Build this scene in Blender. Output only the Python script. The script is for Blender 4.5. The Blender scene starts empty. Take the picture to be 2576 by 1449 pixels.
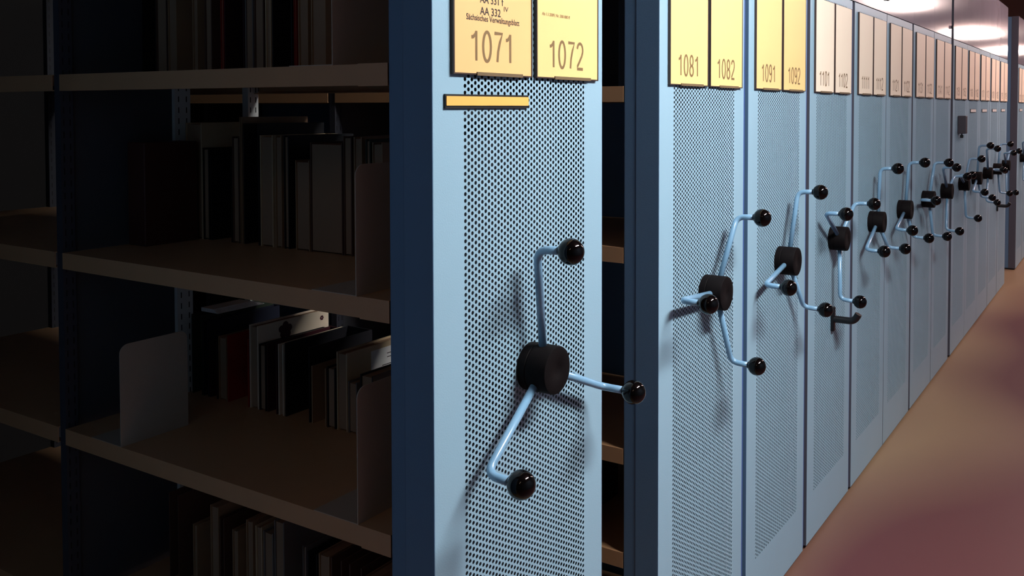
import bpy, bmesh, math, random
from mathutils import Vector, Matrix
random.seed(7)
PI = math.pi
R_ = math.radians
sc = bpy.context.scene
col = sc.collection

# ------------------------------------------------------------------ camera
F_PX, PX, PY = 2289.97, 1462.83, 344.87
YAW, PITCH = R_(31.332), R_(1.804)
CAM_D, EYE = 0.88047, 1.41445
W, H = 2576, 1449
cd = bpy.data.cameras.new('camera'); cam = bpy.data.objects.new('camera', cd); col.objects.link(cam)
cd.sensor_width = 36.0; cd.lens = 36.0 * F_PX / W
cd.shift_x = (W / 2 - PX) / W
cd.shift_y = (PY - H / 2) / W
cd.clip_start = 0.05; cd.clip_end = 100
fw = Vector((math.cos(YAW) * math.cos(PITCH), math.sin(YAW) * math.cos(PITCH), -math.sin(PITCH)))
rt = Vector((math.sin(YAW), -math.cos(YAW), 0)); up = rt.cross(fw)
cam.matrix_world = Matrix(((rt.x, up.x, -fw.x, 0), (rt.y, up.y, -fw.y, -CAM_D), (rt.z, up.z, -fw.z, EYE), (0, 0, 0, 1)))
sc.camera = cam

# ------------------------------------------------------------------ world, exposure
wd = bpy.data.worlds.new('world'); sc.world = wd; wd.use_nodes = True
wd.node_tree.nodes['Background'].inputs[0].default_value = (0.5, 0.55, 0.7, 1)
wd.node_tree.nodes['Background'].inputs[1].default_value = 0.008
sc.view_settings.view_transform = 'Standard'; sc.view_settings.look = 'None'
sc.view_settings.exposure = 0.0; sc.view_settings.gamma = 1.0; sc.view_settings.use_curve_mapping = False
# ceiling lights: (x, y, strength, colour)
TUBES = [(1.85, -1.35, 134, (0.95, 0.99, 1.0)), (5.0, -1.3, 16, (1.0, 0.74, 0.74)), (7.4, -1.3, 58, (1.0, 0.74, 0.69)), (9.9, -1.25, 62, (1.0, 0.76, 0.70)),  # third lamp is added to brighten the far units
         (14.6, -1.25, 75, (1.0, 0.78, 0.70)), (19.4, -1.25, 75, (1.0, 0.78, 0.70)), (-1.05, -1.0, 4.6, (1.0, 0.74, 0.54))]  # last lamp is an added dim fill for the side strips and shelves
TUBE_Z = 2.52
CEIL = 2.62

# ------------------------------------------------------------------ materials
def s2l(c):
    return tuple((v / 12.92 if v <= 0.04045 else ((v + 0.055) / 1.055) ** 2.4) for v in [x / 255 for x in c])
def mat(name, rgb, rough=0.5, metal=0.0, noise=0.0, nscale=40, bump=0.0, bscale=300, coat=0.0, spec=0.5, stretch=None):
    m = bpy.data.materials.new(name); m.use_nodes = True
    nt = m.node_tree; b = nt.nodes['Principled BSDF']
    c = s2l(rgb)
    b.inputs['Base Color'].default_value = (*c, 1)
    b.inputs['Roughness'].default_value = rough; b.inputs['Metallic'].default_value = metal
    b.inputs['Coat Weight'].default_value = coat; b.inputs['Coat Roughness'].default_value = 0.12
    b.inputs['Specular IOR Level'].default_value = spec
    tc = nt.nodes.new('ShaderNodeTexCoord')
    mp = nt.nodes.new('ShaderNodeMapping'); nt.links.new(tc.outputs['Object'], mp.inputs[0])
    if stretch: mp.inputs['Scale'].default_value = stretch
    if noise:
        n = nt.nodes.new('ShaderNodeTexNoise'); n.inputs['Scale'].default_value = nscale; n.inputs['Detail'].default_value = 6
        nt.links.new(mp.outputs[0], n.inputs['Vector'])
        mx = nt.nodes.new('ShaderNodeMix'); mx.data_type = 'RGBA'
        mx.inputs[6].default_value = (*[v * (1 - noise) for v in c], 1); mx.inputs[7].default_value = (*[min(1, v * (1 + noise)) for v in c], 1)
        nt.links.new(n.outputs['Fac'], mx.inputs[0]); nt.links.new(mx.outputs[2], b.inputs['Base Color'])
    if bump:
        n2 = nt.nodes.new('ShaderNodeTexNoise'); n2.inputs['Scale'].default_value = bscale; n2.inputs['Detail'].default_value = 2
        nt.links.new(mp.outputs[0], n2.inputs['Vector'])
        bp = nt.nodes.new('ShaderNodeBump'); bp.inputs['Strength'].default_value = bump; bp.inputs['Distance'].default_value = 0.001
        nt.links.new(n2.outputs['Fac'], bp.inputs['Height']); nt.links.new(bp.outputs[0], b.inputs['Normal'])
    return m
M = {}
M['door'] = mat('door_paint', (150, 182, 200), 0.40, noise=0.03, nscale=5, bump=0.25, bscale=420)
M['fascia'] = mat('fascia_paint', (158, 150, 164), 0.11, noise=0.10, nscale=3, bump=0.02, bscale=12, spec=0.5)
M['side'] = mat('side_paint', (96, 128, 160), 0.45, noise=0.04, nscale=8, bump=0.25, bscale=420)
M['side_far'] = mat('grey_side_paint', (82, 82, 94), 0.45, noise=0.04, nscale=8, bump=0.25, bscale=420)
M['post'] = mat('post_paint', (92, 124, 156), 0.45, bump=0.2, bscale=420)
M['steel_dark'] = mat('dark_upright_paint', (52, 52, 60), 0.6, noise=0.05)  # darker copy of the steel, paints shade on front and rear uprights
M['sheet'] = mat('dark_sheet', (62, 62, 66), 0.6, noise=0.05)
M['steel'] = mat('grey_steel', (205, 205, 200), 0.4, noise=0.05)
M['dark'] = mat('dark_inside', (30, 34, 44), 0.7, noise=0.1)
M['bumper'] = mat('blue_rubber', (62, 92, 150), 0.6, noise=0.05)
M['shelf'] = mat('beige_shelf', (178, 136, 98), 0.4, noise=0.05, nscale=20, bump=0.15, bscale=300)
M['spoke'] = mat('spoke_paint', (124, 164, 194), 0.3, noise=0.03, bump=0.1, bscale=200, coat=0.3)
M['hub'] = mat('black_hub', (13, 8, 9), 0.7, noise=0.3, nscale=60, bump=0.3, bscale=400, spec=0.12)
M['ball'] = mat('black_ball', (7, 5, 5), 0.04, noise=0.2, nscale=15, spec=0.28)
M['handle'] = mat('black_handle', (14, 14, 17), 0.35, noise=0.2)
M['plinth'] = mat('black_plinth', (10, 10, 12), 0.7, noise=0.2)
M['paper_y'] = mat('yellow_paper', (244, 202, 136), 0.5, noise=0.03, nscale=9, spec=0.35)
M['paper_y1'] = mat('buff_paper', (244, 190, 128), 0.5, noise=0.04, nscale=9, spec=0.35)
M['paper_o'] = mat('orange_paper', (250, 184, 96), 0.5, noise=0.04, nscale=9, spec=0.35)
M['paper_p'] = mat('peach_paper', (255, 234, 210), 0.5, noise=0.03, nscale=9, spec=0.35)
M['print'] = mat('printed_ink', (128, 98, 60), 0.7, noise=0.1)
M['print_d'] = mat('black_ink', (52, 40, 34), 0.7, noise=0.1)
M['frame_b'] = mat('brown_holder_edge', (66, 48, 40), 0.4, noise=0.1)
M['clip'] = mat('olive_clip', (112, 90, 62), 0.5, noise=0.05)
M['black'] = mat('black_edge', (14, 12, 12), 0.5, noise=0.1)
M['bookend'] = mat('bookend_paint', (168, 152, 135), 0.5, noise=0.04, nscale=10, bump=0.3, bscale=420)
M['white'] = mat('white_plastic', (235, 230, 225), 0.4, noise=0.02)
M['pages'] = mat('book_pages', (150, 120, 94), 0.8, noise=0.12, nscale=30, stretch=(1, 60, 1))
M['keybox'] = mat('grey_box', (64, 58, 66), 0.5, noise=0.1)
M['ceiling'] = mat('ceiling_paint', (92, 50, 50), 0.8, noise=0.08, nscale=2)
M['wall'] = mat('wall_paint', (96, 62, 56), 0.75, noise=0.05, nscale=2)
M['wall_f'] = mat('front_wall_paint', (78, 92, 108), 0.8, noise=0.05, nscale=2)
M['wall_b'] = mat('back_wall_paint', (34, 29, 28), 0.8, noise=0.05, nscale=2)
M['lamp_body'] = mat('lamp_body', (220, 220, 215), 0.4, noise=0.02)

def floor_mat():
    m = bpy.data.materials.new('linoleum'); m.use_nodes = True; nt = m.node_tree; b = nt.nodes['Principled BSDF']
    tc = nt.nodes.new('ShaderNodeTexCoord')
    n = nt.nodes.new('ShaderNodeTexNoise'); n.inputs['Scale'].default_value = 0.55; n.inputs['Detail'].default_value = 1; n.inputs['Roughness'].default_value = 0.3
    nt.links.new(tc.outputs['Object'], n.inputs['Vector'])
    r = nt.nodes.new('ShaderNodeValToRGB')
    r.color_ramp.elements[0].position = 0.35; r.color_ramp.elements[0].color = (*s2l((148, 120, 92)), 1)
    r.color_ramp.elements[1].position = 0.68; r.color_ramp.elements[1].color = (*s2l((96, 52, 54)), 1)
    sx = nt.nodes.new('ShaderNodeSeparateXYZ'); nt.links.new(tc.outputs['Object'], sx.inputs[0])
    mr = nt.nodes.new('ShaderNodeMapRange'); mr.inputs['From Min'].default_value = 0.0; mr.inputs['From Max'].default_value = -0.9  # tan by the units to maroon outward: light spill and red reflection as colour
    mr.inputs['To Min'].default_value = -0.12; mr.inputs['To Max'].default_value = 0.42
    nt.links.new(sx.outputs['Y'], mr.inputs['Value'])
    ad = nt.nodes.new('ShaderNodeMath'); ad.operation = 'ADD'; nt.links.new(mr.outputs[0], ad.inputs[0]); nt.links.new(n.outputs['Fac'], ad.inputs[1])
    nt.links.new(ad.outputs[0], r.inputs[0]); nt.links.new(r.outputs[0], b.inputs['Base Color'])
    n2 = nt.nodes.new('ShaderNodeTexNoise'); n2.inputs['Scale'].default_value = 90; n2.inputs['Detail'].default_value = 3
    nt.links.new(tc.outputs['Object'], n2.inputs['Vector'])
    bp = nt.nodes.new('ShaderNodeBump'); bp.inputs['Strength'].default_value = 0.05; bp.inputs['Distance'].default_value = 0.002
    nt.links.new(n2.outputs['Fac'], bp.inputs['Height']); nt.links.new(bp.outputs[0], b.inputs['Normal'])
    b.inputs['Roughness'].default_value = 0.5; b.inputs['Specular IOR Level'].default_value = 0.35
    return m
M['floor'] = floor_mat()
def emis(name, rgb, s):
    m = bpy.data.materials.new(name); m.use_nodes = True; b = m.node_tree.nodes['Principled BSDF']
    b.inputs['Base Color'].default_value = (1, 1, 1, 1)
    b.inputs['Emission Color'].default_value = (*rgb, 1); b.inputs['Emission Strength'].default_value = s
    return m

# ------------------------------------------------------------------ mesh helpers
def add_box(bm, x0, x1, y0, y1, z0, z1, mi=0):
    vs = [bm.verts.new((x, y, z)) for x in (x0, x1) for y in (y0, y1) for z in (z0, z1)]
    for q in ((0, 1, 3, 2), (4, 6, 7, 5), (0, 4, 5, 1), (2, 3, 7, 6), (0, 2, 6, 4), (1, 5, 7, 3)):
        f = bm.faces.new([vs[i] for i in q]); f.material_index = mi
def bevel(bm, w, seg=2):
    bmesh.ops.bevel(bm, geom=list(bm.edges), offset=w, segments=seg, affect='EDGES', profile=0.5)
def mesh_of(bm, name, mats, smooth=False):
    me = bpy.data.meshes.new(name); bmesh.ops.recalc_face_normals(bm, faces=list(bm.faces)); bm.to_mesh(me); bm.free()
    for m in (mats if isinstance(mats, (list, tuple)) else [mats]): me.materials.append(m)
    if smooth:
        for p in me.polygons: p.use_smooth = True
    return me
def link(name, me, parent=None, loc=(0, 0, 0), rot=(0, 0, 0)):
    o = bpy.data.objects.new(name, me); col.objects.link(o); o.parent = parent; o.location = loc; o.rotation_euler = rot
    return o
def thing(name, label, cat, loc=(0, 0, 0), group=None, me=None):
    o = link(name, me, None, loc); tag(o, label, cat, group); return o
def tag(o, label, cat, group=None):
    o['label'] = label; o['category'] = cat
    if group: o['group'] = group
def struct(name, bm, m):
    o = link(name, mesh_of(bm, name, m)); o['kind'] = 'structure'; return o
def box_mesh(name, x0, x1, y0, y1, z0, z1, m, bv=0):
    bm = bmesh.new(); add_box(bm, x0, x1, y0, y1, z0, z1)
    if bv: bevel(bm, bv)
    return mesh_of(bm, name, m)
def tube(bm, pts, r, n=14, cap=True):
    pts = [Vector(p) for p in pts]; rings = []; prev = None
    for i, p in enumerate(pts):
        if i == 0: t = pts[1] - p
        elif i == len(pts) - 1: t = p - pts[-2]
        else: t = (pts[i + 1] - p).normalized() + (p - pts[i - 1]).normalized()
        t.normalize()
        if prev is None:
            a = Vector((0, 0, 1)) if abs(t.z) < 0.9 else Vector((1, 0, 0)); u = t.cross(a).normalized()
        else:
            u = (prev - t * prev.dot(t)).normalized()
        prev = u; v = t.cross(u)
        rr = r[i] if isinstance(r, (list, tuple)) else r
        rings.append([bm.verts.new(p + (u * math.cos(2 * PI * k / n) + v * math.sin(2 * PI * k / n)) * rr) for k in range(n)])
    for a, b in zip(rings, rings[1:]):
        for k in range(n): bm.faces.new((a[k], a[(k + 1) % n], b[(k + 1) % n], b[k]))
    if cap: bm.faces.new(rings[0]); bm.faces.new(rings[-1])
def fillet(a, b, c, r, n=7):
    a, b, c = Vector(a), Vector(b), Vector(c); d1 = (a - b).normalized(); d2 = (c - b).normalized()
    p0 = b + d1 * r; p2 = b + d2 * r; out = []
    for i in range(n + 1):
        t = i / n; out.append(p0 * (1 - t) ** 2 + b * 2 * t * (1 - t) + p2 * t * t)
    return out
def lathe_y(bm, prof, n=40):
    rings = [[bm.verts.new((rr * math.cos(2 * PI * k / n), y, rr * math.sin(2 * PI * k / n))) for k in range(n)] for rr, y in prof]
    for a, b in zip(rings, rings[1:]):
        for k in range(n): bm.faces.new((a[k], a[(k + 1) % n], b[(k + 1) % n], b[k]))
    bm.faces.new(rings[0]); bm.faces.new(rings[-1])
def smooth_by_angle(me, ang=R_(40)):
    bm = bmesh.new(); bm.from_mesh(me)
    for f in bm.faces: f.smooth = True
    for e in bm.edges:
        if len(e.link_faces) == 2 and e.calc_face_angle(0) > ang: e.smooth = False
    bm.to_mesh(me); bm.free(); return me

def arc(cx, cy, rx, ry, a0, a1, n=14):
    return [(cx + rx * math.cos(R_(a0 + (a1 - a0) * k / n)), cy + ry * math.sin(R_(a0 + (a1 - a0) * k / n))) for k in range(n + 1)]
# condensed sans numerals, each drawn in a 0.5 x 1 cell as strokes
DIG = {
 '0': [arc(.25, .5, .19, .46, 90, 450, 28)],
 '1': [[(.30, .04), (.30, .96)], [(.30, .94), (.24, .84), (.15, .77), (.07, .76)]],
 '2': [arc(.25, .72, .18, .24, 170, -20, 14) + [(.36, .50), (.20, .28), (.09, .14), (.07, .04), (.44, .04)]],
 '3': [arc(.24, .73, .17, .23, 165, -90, 14) + arc(.24, .27, .19, .23, 90, -165, 14)],
 '4': [[(.45, .27), (.05, .27), (.33, .96), (.33, .04)]],
 '5': [[(.41, .95), (.13, .95), (.09, .52)] + arc(.25, .32, .18, .27, 130, -165, 16)],
 '6': [arc(.26, .30, .17, .26, 90, 450, 20), arc(.27, .5, .19, .46, 50, 190, 12) + [(.09, .30)]],
 '7': [[(.06, .95), (.45, .95), (.33, .68), (.24, .38), (.20, .04)]],
 '8': [arc(.25, .73, .155, .23, 90, 450, 20), arc(.25, .27, .18, .23, 90, 450, 20)],
 '9': [arc(.24, .70, .17, .26, 90, 450, 20), arc(.23, .5, .19, .46, 230, 370, 12) + [(.41, .70)]]}
def stroke(bm, pts, sx, sz, ox, oz, w, mi):
    P = [Vector((ox + x * sx, 0, oz + z * sz)) for x, z in pts]; L = []; Rr = []
    cl = (P[0] - P[-1]).length < 1e-4; q = len(P) - 1
    for i, p in enumerate(P):
        t = (P[1] - P[q - 1]).normalized() if cl and i in (0, q) else (P[min(i + 1, q)] - P[max(i - 1, 0)]).normalized(); n = Vector((-t.z, 0, t.x)) * w / 2
        L.append(bm.verts.new(p + n)); Rr.append(bm.verts.new(p - n))
    for i in range(len(P) - 1):
        f = bm.faces.new((L[i], L[i + 1], Rr[i + 1], Rr[i])); f.material_index = mi
def number(bm, s, x, z, w, h, mi):
    cw = w / (len(s) - .12) if len(s) > 1 else w
    for k, ch in enumerate(s):
        for j, st_ in enumerate(DIG[ch]):
            n0 = len(bm.verts); stroke(bm, st_, cw * 1.75, h, x + k * cw - .004, z, .0054, mi)
            bm.verts.ensure_lookup_table()
            for v in bm.verts[n0:]: v.co.y = -.00008 * j

def text_mesh(lines, mats):
    """lines: (text, x, z, width, height, material index) -> flat thin lettering facing -Y; x,z = lower left corner"""
    bm = bmesh.new()
    for s, x, z, w, h, mi in lines:
        if s.isdigit():
            number(bm, s, x, z, w, h, mi); continue
        cu = bpy.data.curves.new('t', 'FONT'); cu.body = s; cu.size = 1; cu.extrude = 0.0; cu.resolution_u = 3
        if s.startswith('A') or s.startswith('S') : cu.offset = 0.012
        o = bpy.data.objects.new('t', cu); col.objects.link(o)
        dg = bpy.context.evaluated_depsgraph_get(); me = bpy.data.meshes.new_from_object(o.evaluated_get(dg))
        bpy.data.objects.remove(o); bpy.data.curves.remove(cu)
        xs = [v.co.x for v in me.vertices]; ys = [v.co.y for v in me.vertices]
        x0, x1, y0, y1 = min(xs), max(xs), min(ys), max(ys)
        vs = [bm.verts.new((x + (v.co.x - x0) / (x1 - x0) * w, 0, z + (v.co.y - y0) / (y1 - y0) * h)) for v in me.vertices]
        for p in me.polygons:
            try:
                f = bm.faces.new([vs[i] for i in p.vertices]); f.material_index = mi
            except ValueError: pass
        bpy.data.meshes.remove(me)
    return bm

# ------------------------------------------------------------------ shared unit meshes (local x 0..UW, y 0 = front, z from floor)
UW = 0.497
PX0, PX1, PZ0, PZ1 = 0.072, 0.431, 0.163, 1.777
SEAM = 1.803; TOP = 2.216; GAP = 0.012
DEP = 1.93
def perf_mesh():
    hr = 0.0033; p = 0.0104; nc = 42
    cw = (PX1 - PX0) / nc; nr = int((PZ1 - PZ0) / p); pz = (PZ1 - PZ0) / nr; th = 0.0007
    dirs = [(1, 0), (1, .5), (1, 1), (0, 1), (-1, 1), (-1, .5), (-1, 0), (-1, -.5), (-1, -1), (0, -1), (1, -1), (1, -.5)]
    dirs = [(1, 0), (1, .55), (1, 1), (0, 1), (-1, 1), (-1, .55), (-1, 0), (-1, -.55), (-1, -1), (0, -1), (1, -1), (1, -.55)]
    angs = [0, 30, 55, 90, 125, 150, 180, 210, 235, 270, 305, 330]
    cs = [(math.cos(R_(a)) * hr, math.sin(R_(a)) * hr) for a in angs]
    V = []; Fc = []
    for i in range(nc):
        xc = PX0 + (i + .5) * cw; odd = i % 2
        if odd:
            for za, zb in ((PZ0, PZ0 + pz / 2), (PZ1 - pz / 2, PZ1)):
                b = len(V); V += [(xc - cw / 2, 0, za), (xc + cw / 2, 0, za), (xc + cw / 2, 0, zb), (xc - cw / 2, 0, zb)]; Fc.append((b, b + 1, b + 2, b + 3))
        for j in range(nr - odd):
            zc = PZ0 + (j + .5 + .5 * odd) * pz; b = len(V)
            V += [(xc + dx * cw / 2, 0, zc + dz * pz / 2) for dx, dz in dirs]
            V += [(xc + x, 0, zc + z) for x, z in cs]
            V += [(xc + x, th, zc + z) for x, z in cs]
            for k in range(12):
                l = (k + 1) % 12
                Fc.append((b + k, b + l, b + 12 + l, b + 12 + k)); Fc.append((b + 12 + k, b + 12 + l, b + 24 + l, b + 24 + k))
    me = bpy.data.meshes.new('perforated_panel'); me.from_pydata(V, [], Fc); me.update(); me.materials.append(M['door']); return me
ME = {}
ME['perf'] = perf_mesh()
bm = bmesh.new()
add_box(bm, 0.001, PX0, 0, .0016, GAP, SEAM - .0015); add_box(bm, PX1, UW - .001, 0, .0016, GAP, SEAM - .0015)
add_box(bm, PX0, PX1, 0, .0016, GAP, PZ0); add_box(bm, PX0, PX1, 0, .0016, PZ1, SEAM - .0015)
ME['front'] = mesh_of(bm, 'front_frame', M['door'])
def upper(w):
    return box_mesh('fascia', 0.001, w - .001, 0, .0016, SEAM + .0015, TOP, M['fascia'], .0006)
# end panel: dark blue side returns, inner sheet coloured dark as shade behind holes
bm = bmesh.new()
add_box(bm, 0, .0014, .0004, .056, GAP, TOP); add_box(bm, UW - .0014, UW, .0004, .056, GAP, TOP)
add_box(bm, .0014, UW - .0014, .050, .056, GAP, TOP, 1)
ME['end'] = mesh_of(bm, 'end_panel', [M['side'], M['dark']])
ME['end_far'] = ME['end'].copy(); ME['end_far'].materials[0] = M['side_far']
bm = bmesh.new()
add_box(bm, .0015, UW - .0015, .0568, .0875, GAP, TOP - .002); bevel(bm, .0025)
ME['post'] = mesh_of(bm, 'front_post', M['post'])
ME['base'] = box_mesh('base', .012, UW - .012, .012, DEP - .02, 0.0, GAP + .03, M['plinth'])
ME['bumper'] = box_mesh('bumper', UW + .0002, UW + .019, .0035, .03, GAP + .002, SEAM - .003, M['bumper'], .003)
ME['carcass'] = box_mesh('carcass', .004, UW - .004, .09, DEP, GAP + .01, TOP - .004, M['side'])
# slotted rack uprights
def slotted(x0, x1, y0, y1, z0, z1, nx, nm):
    """upright whose front sheet carries columns of real slots"""
    bm = bmesh.new(); add_box(bm, x0, x1, y0 + .0015, y1, z0, z1)
    w = (x1 - x0); zz = z0
    for z in [z0 + .012 + .025 * k for k in range(int((z1 - z0 - .02) / .025))]:
        for k in range(nx):
            xc = x0 + w * (k + .5) / nx
            add_box(bm, xc - .0012, xc + .0012, y0 + .0012, y0 + .0017, z, z + .013, 1)
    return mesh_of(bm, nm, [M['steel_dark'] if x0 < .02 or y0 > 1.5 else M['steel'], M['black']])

ME['hub'] = None
bm = bmesh.new(); lathe_y(bm, [(.036, 0.0), (.0405, -.001), (.0405, -.0155), (.0395, -.0165), (.0395, -.018), (.0405, -.019), (.0405, -.054), (.0395, -.0565), (.036, -.0572), (.012, -.0572), (.011, -.0566)], 48)
ME['hub'] = smooth_by_angle(mesh_of(bm, 'handwheel', M['hub']), R_(35))
bm = bmesh.new(); a, b, c = (0, -.030, .034), (0, -.033, .207), (0, -.082, .209)
tube(bm, [a] + fillet(a, b, c, .022) + [c], .0070, 16)
ME['spoke'] = mesh_of(bm, 'spoke', M['spoke'], True)
bm = bmesh.new(); prof = [(.0085, .0225), (.0095, .0195)]
for k in range(1, 22):
    t = k / 22 * PI
    if math.sin(t) * .0222 > .0098 or t > 1: prof.append((.0222 * math.sin(t), .0222 * math.cos(t)))
prof.append((.0006, -.0222)); lathe_y(bm, prof, 36)
ME['knob'] = smooth_by_angle(mesh_of(bm, 'knob', M['ball']), R_(50))

# label holders: clear-edged frame, card with lettering
LW, LH = 0.2085, 0.303
LZ = 1.4666
def holder_mesh():
    bm = bmesh.new(); d = .0042
    add_box(bm, 0, LW, -d, -.0005, 0, LH)                      # back tray
    for v in list(bm.verts): pass
    add_box(bm, 0, .0028, -d - .0022, -d, 0, LH); add_box(bm, LW - .003, LW, -d - .0022, -d, 0, LH)
    add_box(bm, .0028, LW - .003, -d - .0018, -d, 0, .0022)
    add_box(bm, LW * .27, LW * .86, -d - .0032, -d, -.001, .0045, 1)
    return mesh_of(bm, 'label_holder', [M['frame_b'], M['clip']])
ME['holder'] = holder_mesh()
def card_mesh(lines, paper):
    t = text_mesh(lines, None)
    for v in t.verts: v.co.y += -.0060
    bmx = t
    for v in t.verts: v.co.x -= .006
    add_box(bmx, .0029, LW - .0031, -.0057, -.0043, .0023, LH - .002, 2)
    me = bpy.data.meshes.new('label_card'); bmx.to_mesh(me); bmx.free()
    for m in (M['print'], M['print_d'], paper): me.materials.append(m)
    return me
bm = bmesh.new(); add_box(bm, 0, .2165, -.0035, -.0004, 0, .0215); ME['strip_back'] = mesh_of(bm, 'strip_holder', M['black'])
ME['strip_card_o'] = box_mesh('strip_card', .0016, .2160, -.0046, -.0034, .0042, .0185, M['paper_o'])
ME['strip_card_w'] = box_mesh('strip_card', .003, .2135, -.0046, -.0034, .0022, .0195, M['white'])
# lock handle
bm = bmesh.new()
add_box(bm, -.012, .012, -.012, 0, -.042, .042); bevel(bm, .004)
a, b, c = (0, -.008, 0), (0, -.078, 0), (.0, -.082, .024)
tube(bm, [a, (0, -.04, .0)] + fillet((0, -.04, 0), b, (0.0, -.092, .026), .018) + [(0, -.092, .026)], .012, 14)
ME['lock'] = smooth_by_angle(mesh_of(bm, 'lock_handle', M['handle']), R_(40))

# ------------------------------------------------------------------ the shelving units
UX = [-.085, 1.026, 1.769, 2.299, 2.832, 3.362, 3.8655, 4.392, 4.8965, 5.466, 5.966, 6.465, 6.972, 7.480, 8.752, 9.262]  # first unit is unseen, added to shade the dark opening
PHI = [30, 113, 35, 20, 60, 6, 12, 34, 71, 48, 10, 86, 31, 60, 75, 20]
HUBZ = 0.974
LABS = ['pale blue shelving unit numbered 1061 and 1062, left of the dark opening',
    'pale blue shelving unit numbered 1071 and 1072, wide dark opening on its left',
    'pale blue shelving unit numbered 1081 and 1082, right of the narrow open gap',
    'pale blue shelving unit numbered 1091 and 1092, between two blue strips',
    'pale blue shelving unit numbered 1101 and 1102 with a black lever lock handle',
    'pale blue shelving unit right after the one with the black lever handle',
    'pale blue shelving unit, sixth along the row, below the fascia seam bracket',
    'pale blue shelving unit, seventh along the row, with a rod crossing its hub',
    'pale blue shelving unit just left of the full-height dark vertical gap',
    'pale blue shelving unit with a small grey key box on its front',
    'pale blue shelving unit just right of the key box unit, first with white strip',
    'pale blue shelving unit, second one right of the key box unit',
    'pale blue shelving unit, third right of the key box, with black lock handle',
    'pale blue shelving unit, last of the row before the far open passage',
    'shelving unit beyond the far passage, showing its dark side',
    'shelving unit cut by the right edge of the photo, last of all']
def shelf_set(root, tops, xl, xr, th=.033):
    for z in tops:
        for y0, y1 in ((.0882, .984), (1.012, 1.90)):
            bm = bmesh.new()
            add_box(bm, xl, xr, y0, y1, z - .002, z)
            add_box(bm, xl, xl + .002, y0, y1, z - th, z - .002); add_box(bm, xr - .002, xr, y0, y1, z - th, z - .002)
            add_box(bm, xl + .002, xl + .016, y0, y1, z - th, z - th + .002); add_box(bm, xr - .016, xr - .002, y0, y1, z - th, z - th + .002)
            link('shelf', mesh_of(bm, 'shelf', M['shelf']), root)
        # front clip sleeve where the shelf meets the post
        o = link('shelf_clip', box_mesh('shelf_clip', xl - .0012, xl + .004, .0882, .150, z - th - .0012, z + .0008, M['shelf']), root)
units = []
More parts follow.
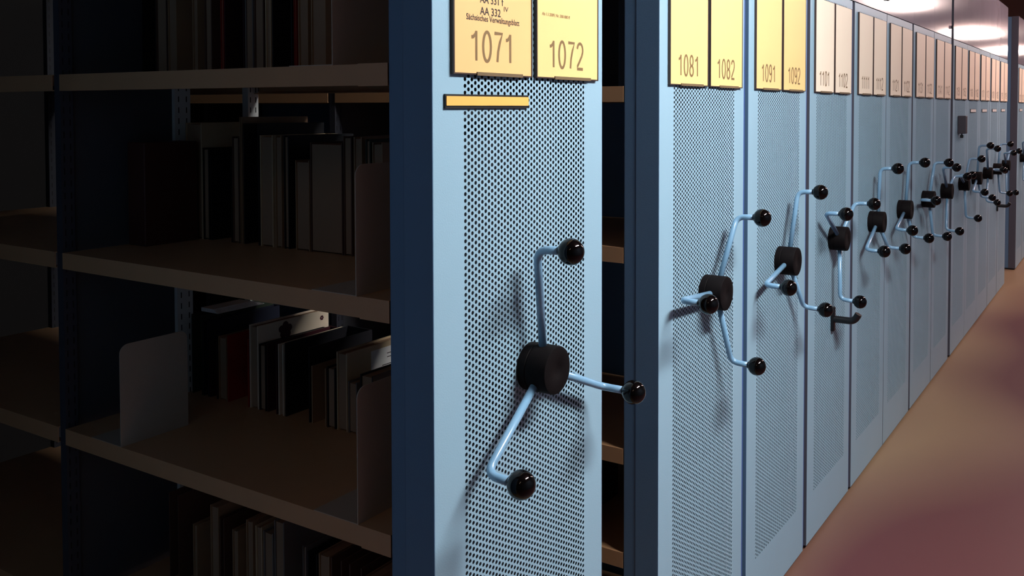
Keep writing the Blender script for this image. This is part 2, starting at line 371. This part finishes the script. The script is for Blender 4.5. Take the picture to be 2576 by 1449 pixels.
for i, x in enumerate(UX):
    i -= 1; n1 = 107 + i
    lab = LABS[i + 1]
    root = thing('mobile_shelving_unit', lab, 'shelving unit', (x, 0, 0), 'mobile shelving units in a row')
    units.append(root)
    link('front_frame', ME['front'], root); link('perforated_panel', ME['perf'], root)
    nxt = (UX[i + 2] - x) if i < 7 and i > 0 else UW
    if 8 <= i < 12: nxt = UX[i + 2] - x
    link('fascia', upper(nxt), root)
    e = link('end_panel', ME['end'] if i < 3 else ME['end_far'], root); e['label'] = 'dark blue end panel'
    p = link('front_post', ME['post'], root); p['label'] = 'dark blue-grey post strip'
    link('base', ME['base'], root)
    if i in (1, 2, 3): link('bumper', ME['bumper'], root)['label'] = 'blue rubber bumper strip'
    if i in (0, 1):
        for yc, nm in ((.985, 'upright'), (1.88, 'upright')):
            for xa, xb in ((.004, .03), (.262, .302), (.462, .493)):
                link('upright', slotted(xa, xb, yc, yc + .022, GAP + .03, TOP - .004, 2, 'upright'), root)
        link('divider_sheet', box_mesh('divider_sheet', .03, .262, .997, .999, GAP + .03, TOP - .01, M['sheet']), root)
        tops = [2.209, 1.846, 1.483, 1.120, .757, .394, .07] if i == 0 else [2.2, 1.83, 1.463, 1.104, .651, .415, .07]
        shelf_set(root, tops, .0015, UW - .0015)
    else:
        link('carcass', ME['carcass'], root)
    # handwheel
    hub = link('handwheel', ME['hub'], root, (.2495, 0, HUBZ), (0, R_(PHI[i + 1]), 0)); hub['label'] = 'black round hub with three cranked grips'
    for k in range(3):
        a = 2 * PI * k / 3
        link('spoke', ME['spoke'], hub, (0, 0, 0), (0, a, 0))['label'] = 'pale blue bent rod'
        link('knob', ME['knob'], hub, (.209 * math.sin(a), -.0995, .209 * math.cos(a)), (0, 0, 0))['label'] = 'glossy black ball grip'
    # shelf mark cards
    paper = M['paper_y'] if i < 3 else M['paper_p']
    for q in (0, 1):
        hx = .0417 + q * .2215
        h = link('label_holder', ME['holder'], root, (hx, 0, LZ))
        if i == 0 and q == 0:
            L = [('1071', .050, .020, .116, .050, 0), ('Sächsisches Verwaltungsblatt', .037, .081, .140, .0125, 1),
                 ('AA 332', .071, .094, .054, .0125, 1), ('IV', .134, .104, .012, .008, 1), ('AA 331 f', .071, .1125, .062, .0125, 1)]
        elif i == 0:
            L = [('1072', .0475, .018, .118, .0505, 0), ('Ab 1.1.2009, Nr. 300 000 ff', .023, .1075, .090, .0065, 0)]
        else:
            L = [(f'{n1}{q + 1}', .050, .0205, .116, .050, 0)]
        link('label_card', card_mesh(L, M['paper_y1'] if i == 0 and q == 0 else paper), h)['label'] = ('yellow' if i < 3 else 'peach') + f' paper card'
    if i == 0:
        s = link('name_strip', ME['strip_back'], root, (.0255, 0, 1.4145), (0, R_(-.1), 0)); link('strip_card', ME['strip_card_o'], s)['label'] = 'orange paper insert'
    if 9 <= i <= 14:
        s = link('name_strip', ME['strip_back'], root, (.125, 0, 1.389)); link('strip_card', ME['strip_card_w'], s)['label'] = 'white paper insert'
    if i in (4, 7): link('seam_bracket', box_mesh('seam_bracket', UW - .012, UW - .001, -.012, 0, 1.855, 1.873, M['handle'], .002), root)['label'] = 'small black bracket at the panel edge'
    if i == 3: link('lock_handle', ME['lock'], root, (.262, 0, .694))['label'] = 'black lever lock handle'
    if i == 11: link('lock_handle', ME['lock'], root, (.33 + .12, 0, .687))['label'] = 'black lever lock handle'
    if i == 8:
        kb = link('key_box', box_mesh('key_box', .165, .225, -.045, 0, 1.268, 1.372, M['keybox'], .004), root); kb['label'] = 'small dark grey box'
        bm = bmesh.new(); tube(bm, [(.19, -.02, 1.27), (.19, -.02, 1.257)], .004, 8); tube(bm, [(.19, -.028, 1.252), (.19, -.012, 1.252)], .009, 12)
        link('key', mesh_of(bm, 'key', M['handle']), kb)

# white plastic clip under the shelf in unit 1
bm = bmesh.new(); add_box(bm, .002, .014, .224, .238, 1.431, 1.4495); bevel(bm, .003)
link('shelf_stud', mesh_of(bm, 'shelf_stud', M['white']), units[0])['label'] = 'small white plastic stud'

# ------------------------------------------------------------------ bookends
def bookend_mesh(w, h, r=.018, foot=.10):
    bm = bmesh.new(); n = 8; t = .0016
    pts = [(0, 0), (w, 0)] + [(w - r + r * math.cos(a), h - r + r * math.sin(a)) for a in [PI / 2 * k / n for k in range(n + 1)]] + \
          [(r + r * math.cos(a), h - r + r * math.sin(a)) for a in [PI / 2 + PI / 2 * k / n for k in range(n + 1)]]
    fa = [bm.verts.new((x, 0, z)) for x, z in pts]; fb = [bm.verts.new((x, t, z)) for x, z in pts]
    bm.faces.new(fa); bm.faces.new(list(reversed(fb)))
    for k in range(len(pts)): l = (k + 1) % len(pts); bm.faces.new((fa[k], fa[l], fb[l], fb[k]))
    add_box(bm, 0, w, t, foot, 0, .0012)
    return mesh_of(bm, 'bookend', M['bookend'])
for (x, y, z, w, h, lab) in [
    (1.0275, .791, .757, .147, .199, 'large beige metal bookend with rounded corners standing alone on the lowest visible shelf top, left'),
    (1.0275, .158, .757, .16, .218, 'grey metal bookend beside the dark post on the lower shelf, below another bookend'),
    (1.0275, .158, 1.120, .16, .207, 'grey metal bookend beside the dark post on the middle shelf'),
    (1.0275, .206, 1.483, .17, .25, 'tall grey metal bookend cut by the top of the photo, on the upper shelf'),
    (1.7705, .30, 1.104, .15, .20, 'dark metal bookend seen through the narrow gap on its second shelf'),
    (1.7705, .34, .651, .15, .20, 'dark metal bookend seen through the narrow gap on its third shelf')]:
    thing('bookend', lab, 'bookend', (x, y, z), 'metal bookends on the shelves', bookend_mesh(w, h))

# ------------------------------------------------------------------ books
MC = {}
def cover(rgb, nm):
    if nm not in MC: MC[nm] = mat('cover_' + nm, rgb, 0.45, noise=0.08, nscale=25)
    return MC[nm]
COL = {'black': (22, 20, 24), 'navy': (24, 28, 44), 'brown': (86, 58, 46), 'cream': (190, 165, 130), 'red': (150, 30, 24), 'white': (215, 195, 170),
       'grey': (110, 102, 98), 'maroon': (66, 26, 34), 'green': (46, 54, 42), 'tan': (150, 118, 88), 'plum': (52, 22, 32)}
def book(x, y0, y1, z, h, d, colr, label, group, pages=True, tilt=0, name='book', cat='book'):
    """fore-edge towards -X, spine towards +X, standing at z"""
    t = max(y1 - y0 - .0008, .004); c = min(.0028, t * .2); bm = bmesh.new()
    add_box(bm, 0, d, 0, c, 0, h); add_box(bm, 0, d, t - c, t, 0, h); add_box(bm, d - .003, d, c, t - c, 0, h)
    m = cover(COL[colr], colr)
    root = thing(name, label, cat, (x, y0 + .0004, z), group, mesh_of(bm, name, m))
    root.rotation_euler = (R_(tilt), 0, 0)
    if pages:
        bm = bmesh.new(); add_box(bm, .003, d - .003, c, t - c, .003, h - .004)
        link('page_block', mesh_of(bm, 'page_block', M['pages']), root)['label'] = 'cream page edges'
    return root
def sh(v, k=1.2 / 1.31): return (v + .88) * k - .88
# upper shelf (z 1.483), bottoms seen just above the shelf edge
S1 = [(1.085, 1.14, .30, 'black', 'thick black book farthest left on the upper shelf'), (1.043, 1.085, .29, 'brown', 'dim brown book second from the left on the upper shelf'),
      (1.007, 1.040, .30, 'tan', 'tan book on the upper shelf left of a wide dark space'), (.931, .950, .28, 'tan', 'thin pale-edged book on the upper shelf beyond the wide dark space'),
      (.881, .907, .30, 'brown', 'slightly leaning brown book on the upper shelf'), (.841, .852, .27, 'red', 'very thin reddish book on the upper shelf left of a thick plum book'),
      (.773, .839, .31, 'plum', 'thick plum-coloured dark binder on the upper shelf'), (.743, .770, .29, 'grey', 'greyish book on the upper shelf just right of the plum binder'),
      (.709, .741, .24, 'brown', 'brown book with a dark label band on the upper shelf'), (.687, .705, .29, 'cream', 'thin pale book on the upper shelf left of a thick black one'),
      (.622, .684, .30, 'black', 'thick black book in the middle right of the upper shelf'), (.609, .617, .28, 'red', 'thin rust-red book on the upper shelf right of the thick black one'),
      (.574, .604, .29, 'tan', 'warm tan book on the upper shelf right of the rust-red one'), (.523, .566, .29, 'tan', 'tan book with a dark slit, nearest to the upper bookend')]
for a, b, h, c, l in S1: book(1.2, sh(a), sh(b), 1.483, h, .20, c, l, 'books on the upper shelf', pages=c not in ('black', 'plum'))
S2 = [(.912, .970, .262, 'cream', 'tall cream-covered volume on the middle shelf with a thin slip in front'), (.888, .910, .206, 'black', 'short black book with pale page edges at the left of the middle shelf'),
      (.811, .884, .19, 'black', 'low wide black book in the shadow of the middle shelf'), (.786, .809, .233, 'brown', 'brown book beside the tallest thin volume on the middle shelf'),
      (.776, .784, .276, 'tan', 'tallest thin volume on the middle shelf'), (.722, .772, .262, 'black', 'black book right of the tallest thin volume on the middle shelf'),
      (.677, .718, .237, 'cream', 'broad cream-edged book on the middle shelf, left of two slim ones'), (.650, .671, .237, 'tan', 'slim tan book, left of a slim pair on the middle shelf'),
      (.628, .644, .238, 'black', 'slim black book with a bright top edge on the middle shelf'), (.567, .609, .187, 'tan', 'short tan book with a slanting paper on the middle shelf'),
      (.472, .565, .225, 'brown', 'thick brown volume in the middle shelf right half'), (.446, .470, .239, 'brown', 'narrow brown book touching the thick brown volume, middle shelf'),
      (.418, .441, .238, 'tan', 'tan-edged book just above the middle bookend corner'), (.395, .409, .234, 'green', 'olive-green thin book peeking over the middle bookend'),
      (.363, .391, .228, 'tan', 'tan-edged black-covered book rightmost over the middle bookend')]
for a, b, h, c, l in S2: book(1.303, a, b, 1.120, h, .185, c, l, 'books on the middle shelf', pages=(c != 'black' or b - a < .03))
thing('storage_box', 'dark reddish-brown box at the far left end of the middle shelf', 'box', (1.165, .915, 1.120), None,
      box_mesh('storage_box', 0, .128, 0, .06, 0, .222, cover((70, 34, 26), 'rust'), .002))
S3 = [(.937, .975, .183, 'green', 'dark green volume at the far left behind the standing bookend'), (.915, .935, .172, 'navy', 'large navy volume with a bright top edge, behind the standing bookend'),
      (.884, .913, .129, 'plum', 'plum-covered paperback left of the red book on the lower shelf'), (.852, .880, .144, 'tan', 'tan-edged paperback touching the red book, lower shelf'),
      (.777, .849, .150, 'red', 'dark red book in the middle of the lower shelf'), (.745, .774, .183, 'white', 'white book with a red flower on its cover, lower shelf'),
      (.721, .743, .145, 'black', 'black book with pale pages, right of the white flower book'), (.686, .718, .150, 'maroon', 'dark maroon book between two pale-edged ones, lower shelf'),
      (.665, .682, .153, 'white', 'slim white-edged book left of the big black book, lower shelf'), (.585, .661, .158, 'black', 'big black book with white rim on the lower shelf'),
      (.537, .580, .121, 'tan', 'short tan book right of the big black book'), (.510, .535, .126, 'black', 'short black-topped book with a dark red spine foot, lower shelf'),
      (.476, .506, .161, 'cream', 'cream-covered book with a white printed sticker, lower shelf'), (.449, .474, .105, 'grey', 'low greyish book in front of the stickered book'),
      (.405, .440, .125, 'black', 'black book with cream edge partly behind the lower right bookend')]
B3 = {}
for a, b, h, c, l in S3: B3[l] = book(1.315, a, b, .757, h, .183 + (.02 if h > .17 else 0), c, l, 'books on the lower shelf', pages=c not in ('red', 'navy', 'green', 'maroon', 'plum') and 'big black' not in l)
S4 = [(1.025, 1.062, .18, 'brown', 'tall brown book at the far left of the bottom shelf row'), (.957, .973, .13, 'tan', 'short thin tan book, second from left in the bottom row'),
      (.880, .909, .185, 'tan', 'tan book, third from left in the bottom row'), (.860, .877, .165, 'brown', 'slim brown book touching the third one in the bottom row'),
      (.813, .833, .15, 'tan', 'pale slim book standing alone between dark ones in the bottom row'), (.763, .786, .18, 'tan', 'first of three close tan books in the bottom row'),
      (.733, .755, .175, 'cream', 'middle one of three close tan books in the bottom row'), (.697, .729, .17, 'grey', 'last of three close books, wide and greyish, bottom row'),
      (.662, .694, .20, 'grey', 'taller grey book in the centre of the bottom row'), (.595, .606, .168, 'grey', 'very thin pale book right of a dark space in the bottom row'),
      (.562, .592, .160, 'black', 'black book right of the very thin pale one, bottom row'), (.526, .558, .165, 'tan', 'tan book with a broad top edge in the bottom row'),
      (.490, .522, .165, 'brown', 'brown book touching the tan broad-topped one, bottom row'), (.434, .470, .165, 'brown', 'brown book, second from right in the bottom row'),
      (.395, .424, .155, 'tan', 'tan book, rightmost in the bottom row beside the dark post')]
for a, b, h, c, l in S4: book(1.2, sh(a), sh(b), .394, h + .008, .20, c, l, 'books on the bottom visible shelf', pages=c not in ('black', 'brown'))
# printed details on covers
fb = B3['white book with a red flower on its cover, lower shelf']
bm = bmesh.new()
def disc(bm, cx, cz, r, y, n=14, mi=0):
    f = bm.faces.new([bm.verts.new((cx + r * math.cos(2 * PI * k / n), y, cz + r * math.sin(2 * PI * k / n))) for k in range(n)]); f.material_index = mi
for k in range(5): disc(bm, .075 + .011 * math.cos(k * 1.257 + .3), .160 + .011 * math.sin(k * 1.257 + .3), .0085, -.0004 - .00005 * k)
disc(bm, .075, .160, .005, -.0008)
link('cover_print', mesh_of(bm, 'cover_print', cover(COL['maroon'], 'maroon')), fb)['label'] = 'large dark red flower print'
bm = bmesh.new()
for k in range(6): disc(bm, .182 + .0035 * math.cos(k * 1.047), .166 + .0035 * math.sin(k * 1.047), .0025, -.0004 - .00005 * k, 8)
link('cover_print', mesh_of(bm, 'cover_print', cover(COL['maroon'], 'maroon')), fb)['label'] = 'small dark flower print'
sb = B3['cream-covered book with a white printed sticker, lower shelf']
bm = bmesh.new(); add_box(bm, .068, .165, -.0006, -.0001, .085, .150); link('sticker', mesh_of(bm, 'sticker', M['white']), sb)['label'] = 'white sticker with small black text lines'
st = sb.children[-1]
bm = bmesh.new()
for z, a, b in ((.135, .115, .160), (.127, .115, .150), (.112, .100, .160), (.104, .100, .150), (.092, .075, .160)): add_box(bm, a, b, -.0009, -.0007, z, z + .0016)
link('printed_lines', mesh_of(bm, 'printed_lines', M['print_d']), st)
# loose papers at the back of the lower shelf
o = thing('paper_sheaf', 'curled cream sheaf of papers lying on the far left books under the middle shelf', 'papers', (1.34, .913, .9425), None)
bm = bmesh.new()
for k in range(5): add_box(bm, 0, .13 - .006 * k, .0 + .004 * k, .060, .0018 * k, .0018 * k + .0014)
me = mesh_of(bm, 'paper_sheaf', M['white']); o2 = link('sheets', me, o)

# contents of the second unit seen through the gap
for k, (z, y0, h, c, l) in enumerate([(1.463, .25, .30, 'grey', 'grey box file on the top visible shelf through the narrow gap'),
                                   (1.104, .52, .26, 'plum', 'plum box file seen through the narrow gap on the second shelf'),
                                   (.651, .60, .22, 'grey', 'grey box file seen through the narrow gap on the third shelf'),
                                   (.415, .25, .19, 'brown', 'brown box file seen through the narrow gap near the bottom')]):
    t = thing('box_file', l, 'box file', (1.80, y0, z), 'box files behind the narrow gap', box_mesh('box_file', 0, .24, 0, .075, 0, h, cover(COL[c], c), .002))
    bm = bmesh.new(); lathe_y(bm, [(.012, -.0002), (.012, -.001), (.009, -.001)], 16); link('finger_ring', mesh_of(bm, 'finger_ring', M['steel']), t, (.06, 0, h * .3))

# ------------------------------------------------------------------ room
RX0, RX1, RY0, RY1 = -2.2, 24.0, -2.6, 2.35
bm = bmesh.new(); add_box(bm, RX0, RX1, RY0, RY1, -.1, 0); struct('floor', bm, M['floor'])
bm = bmesh.new(); add_box(bm, RX0, RX1, RY0, RY1, CEIL, CEIL + .1); struct('ceiling', bm, M['ceiling'])
bm = bmesh.new(); add_box(bm, RX0 - .1, RX0, RY0 - .1, RY1 + .1, -.1, CEIL + .1); struct('wall_left', bm, M['wall_b'])
bm = bmesh.new(); add_box(bm, RX1, RX1 + .1, RY0 - .1, RY1 + .1, -.1, CEIL + .1); struct('wall_right', bm, M['wall'])
bm = bmesh.new(); add_box(bm, RX0, RX1, RY1, RY1 + .1, -.1, CEIL + .1); struct('wall_back', bm, M['wall_b'])
bm = bmesh.new(); add_box(bm, RX0, RX1, RY0 - .1, RY0, -.1, CEIL + .1); struct('wall_front', bm, M['wall_f'])

# ------------------------------------------------------------------ ceiling lights
PLACE = ['nearest, above the first units', 'second along the aisle', 'third along the aisle', 'fourth along the aisle', 'second farthest along the aisle', 'farthest along the aisle', 'dim one on the left before the open shelves']
for k, (x, y, s, c) in enumerate(TUBES):
    t = thing('ceiling_light', f'white fluorescent lamp on the ceiling, {PLACE[k]}', 'ceiling light', (x, y, CEIL), 'fluorescent lamps over the aisle')
    bm = bmesh.new(); add_box(bm, -.62, .62, -.06, .06, -.05, 0); add_box(bm, -.5, .5, -.04, .04, -.06, -.05); add_box(bm, -.61, -.595, -.02, .02, -.12, -.05); add_box(bm, .595, .61, -.02, .02, -.12, -.05)
    link('housing', mesh_of(bm, 'housing', M['lamp_body']), t)
    bm = bmesh.new(); add_box(bm, -.594, .594, -.08, .08, -.115, -.06); bevel(bm, .01)
    link('diffuser', mesh_of(bm, 'diffuser', emis('tube_light', c, s)), t)
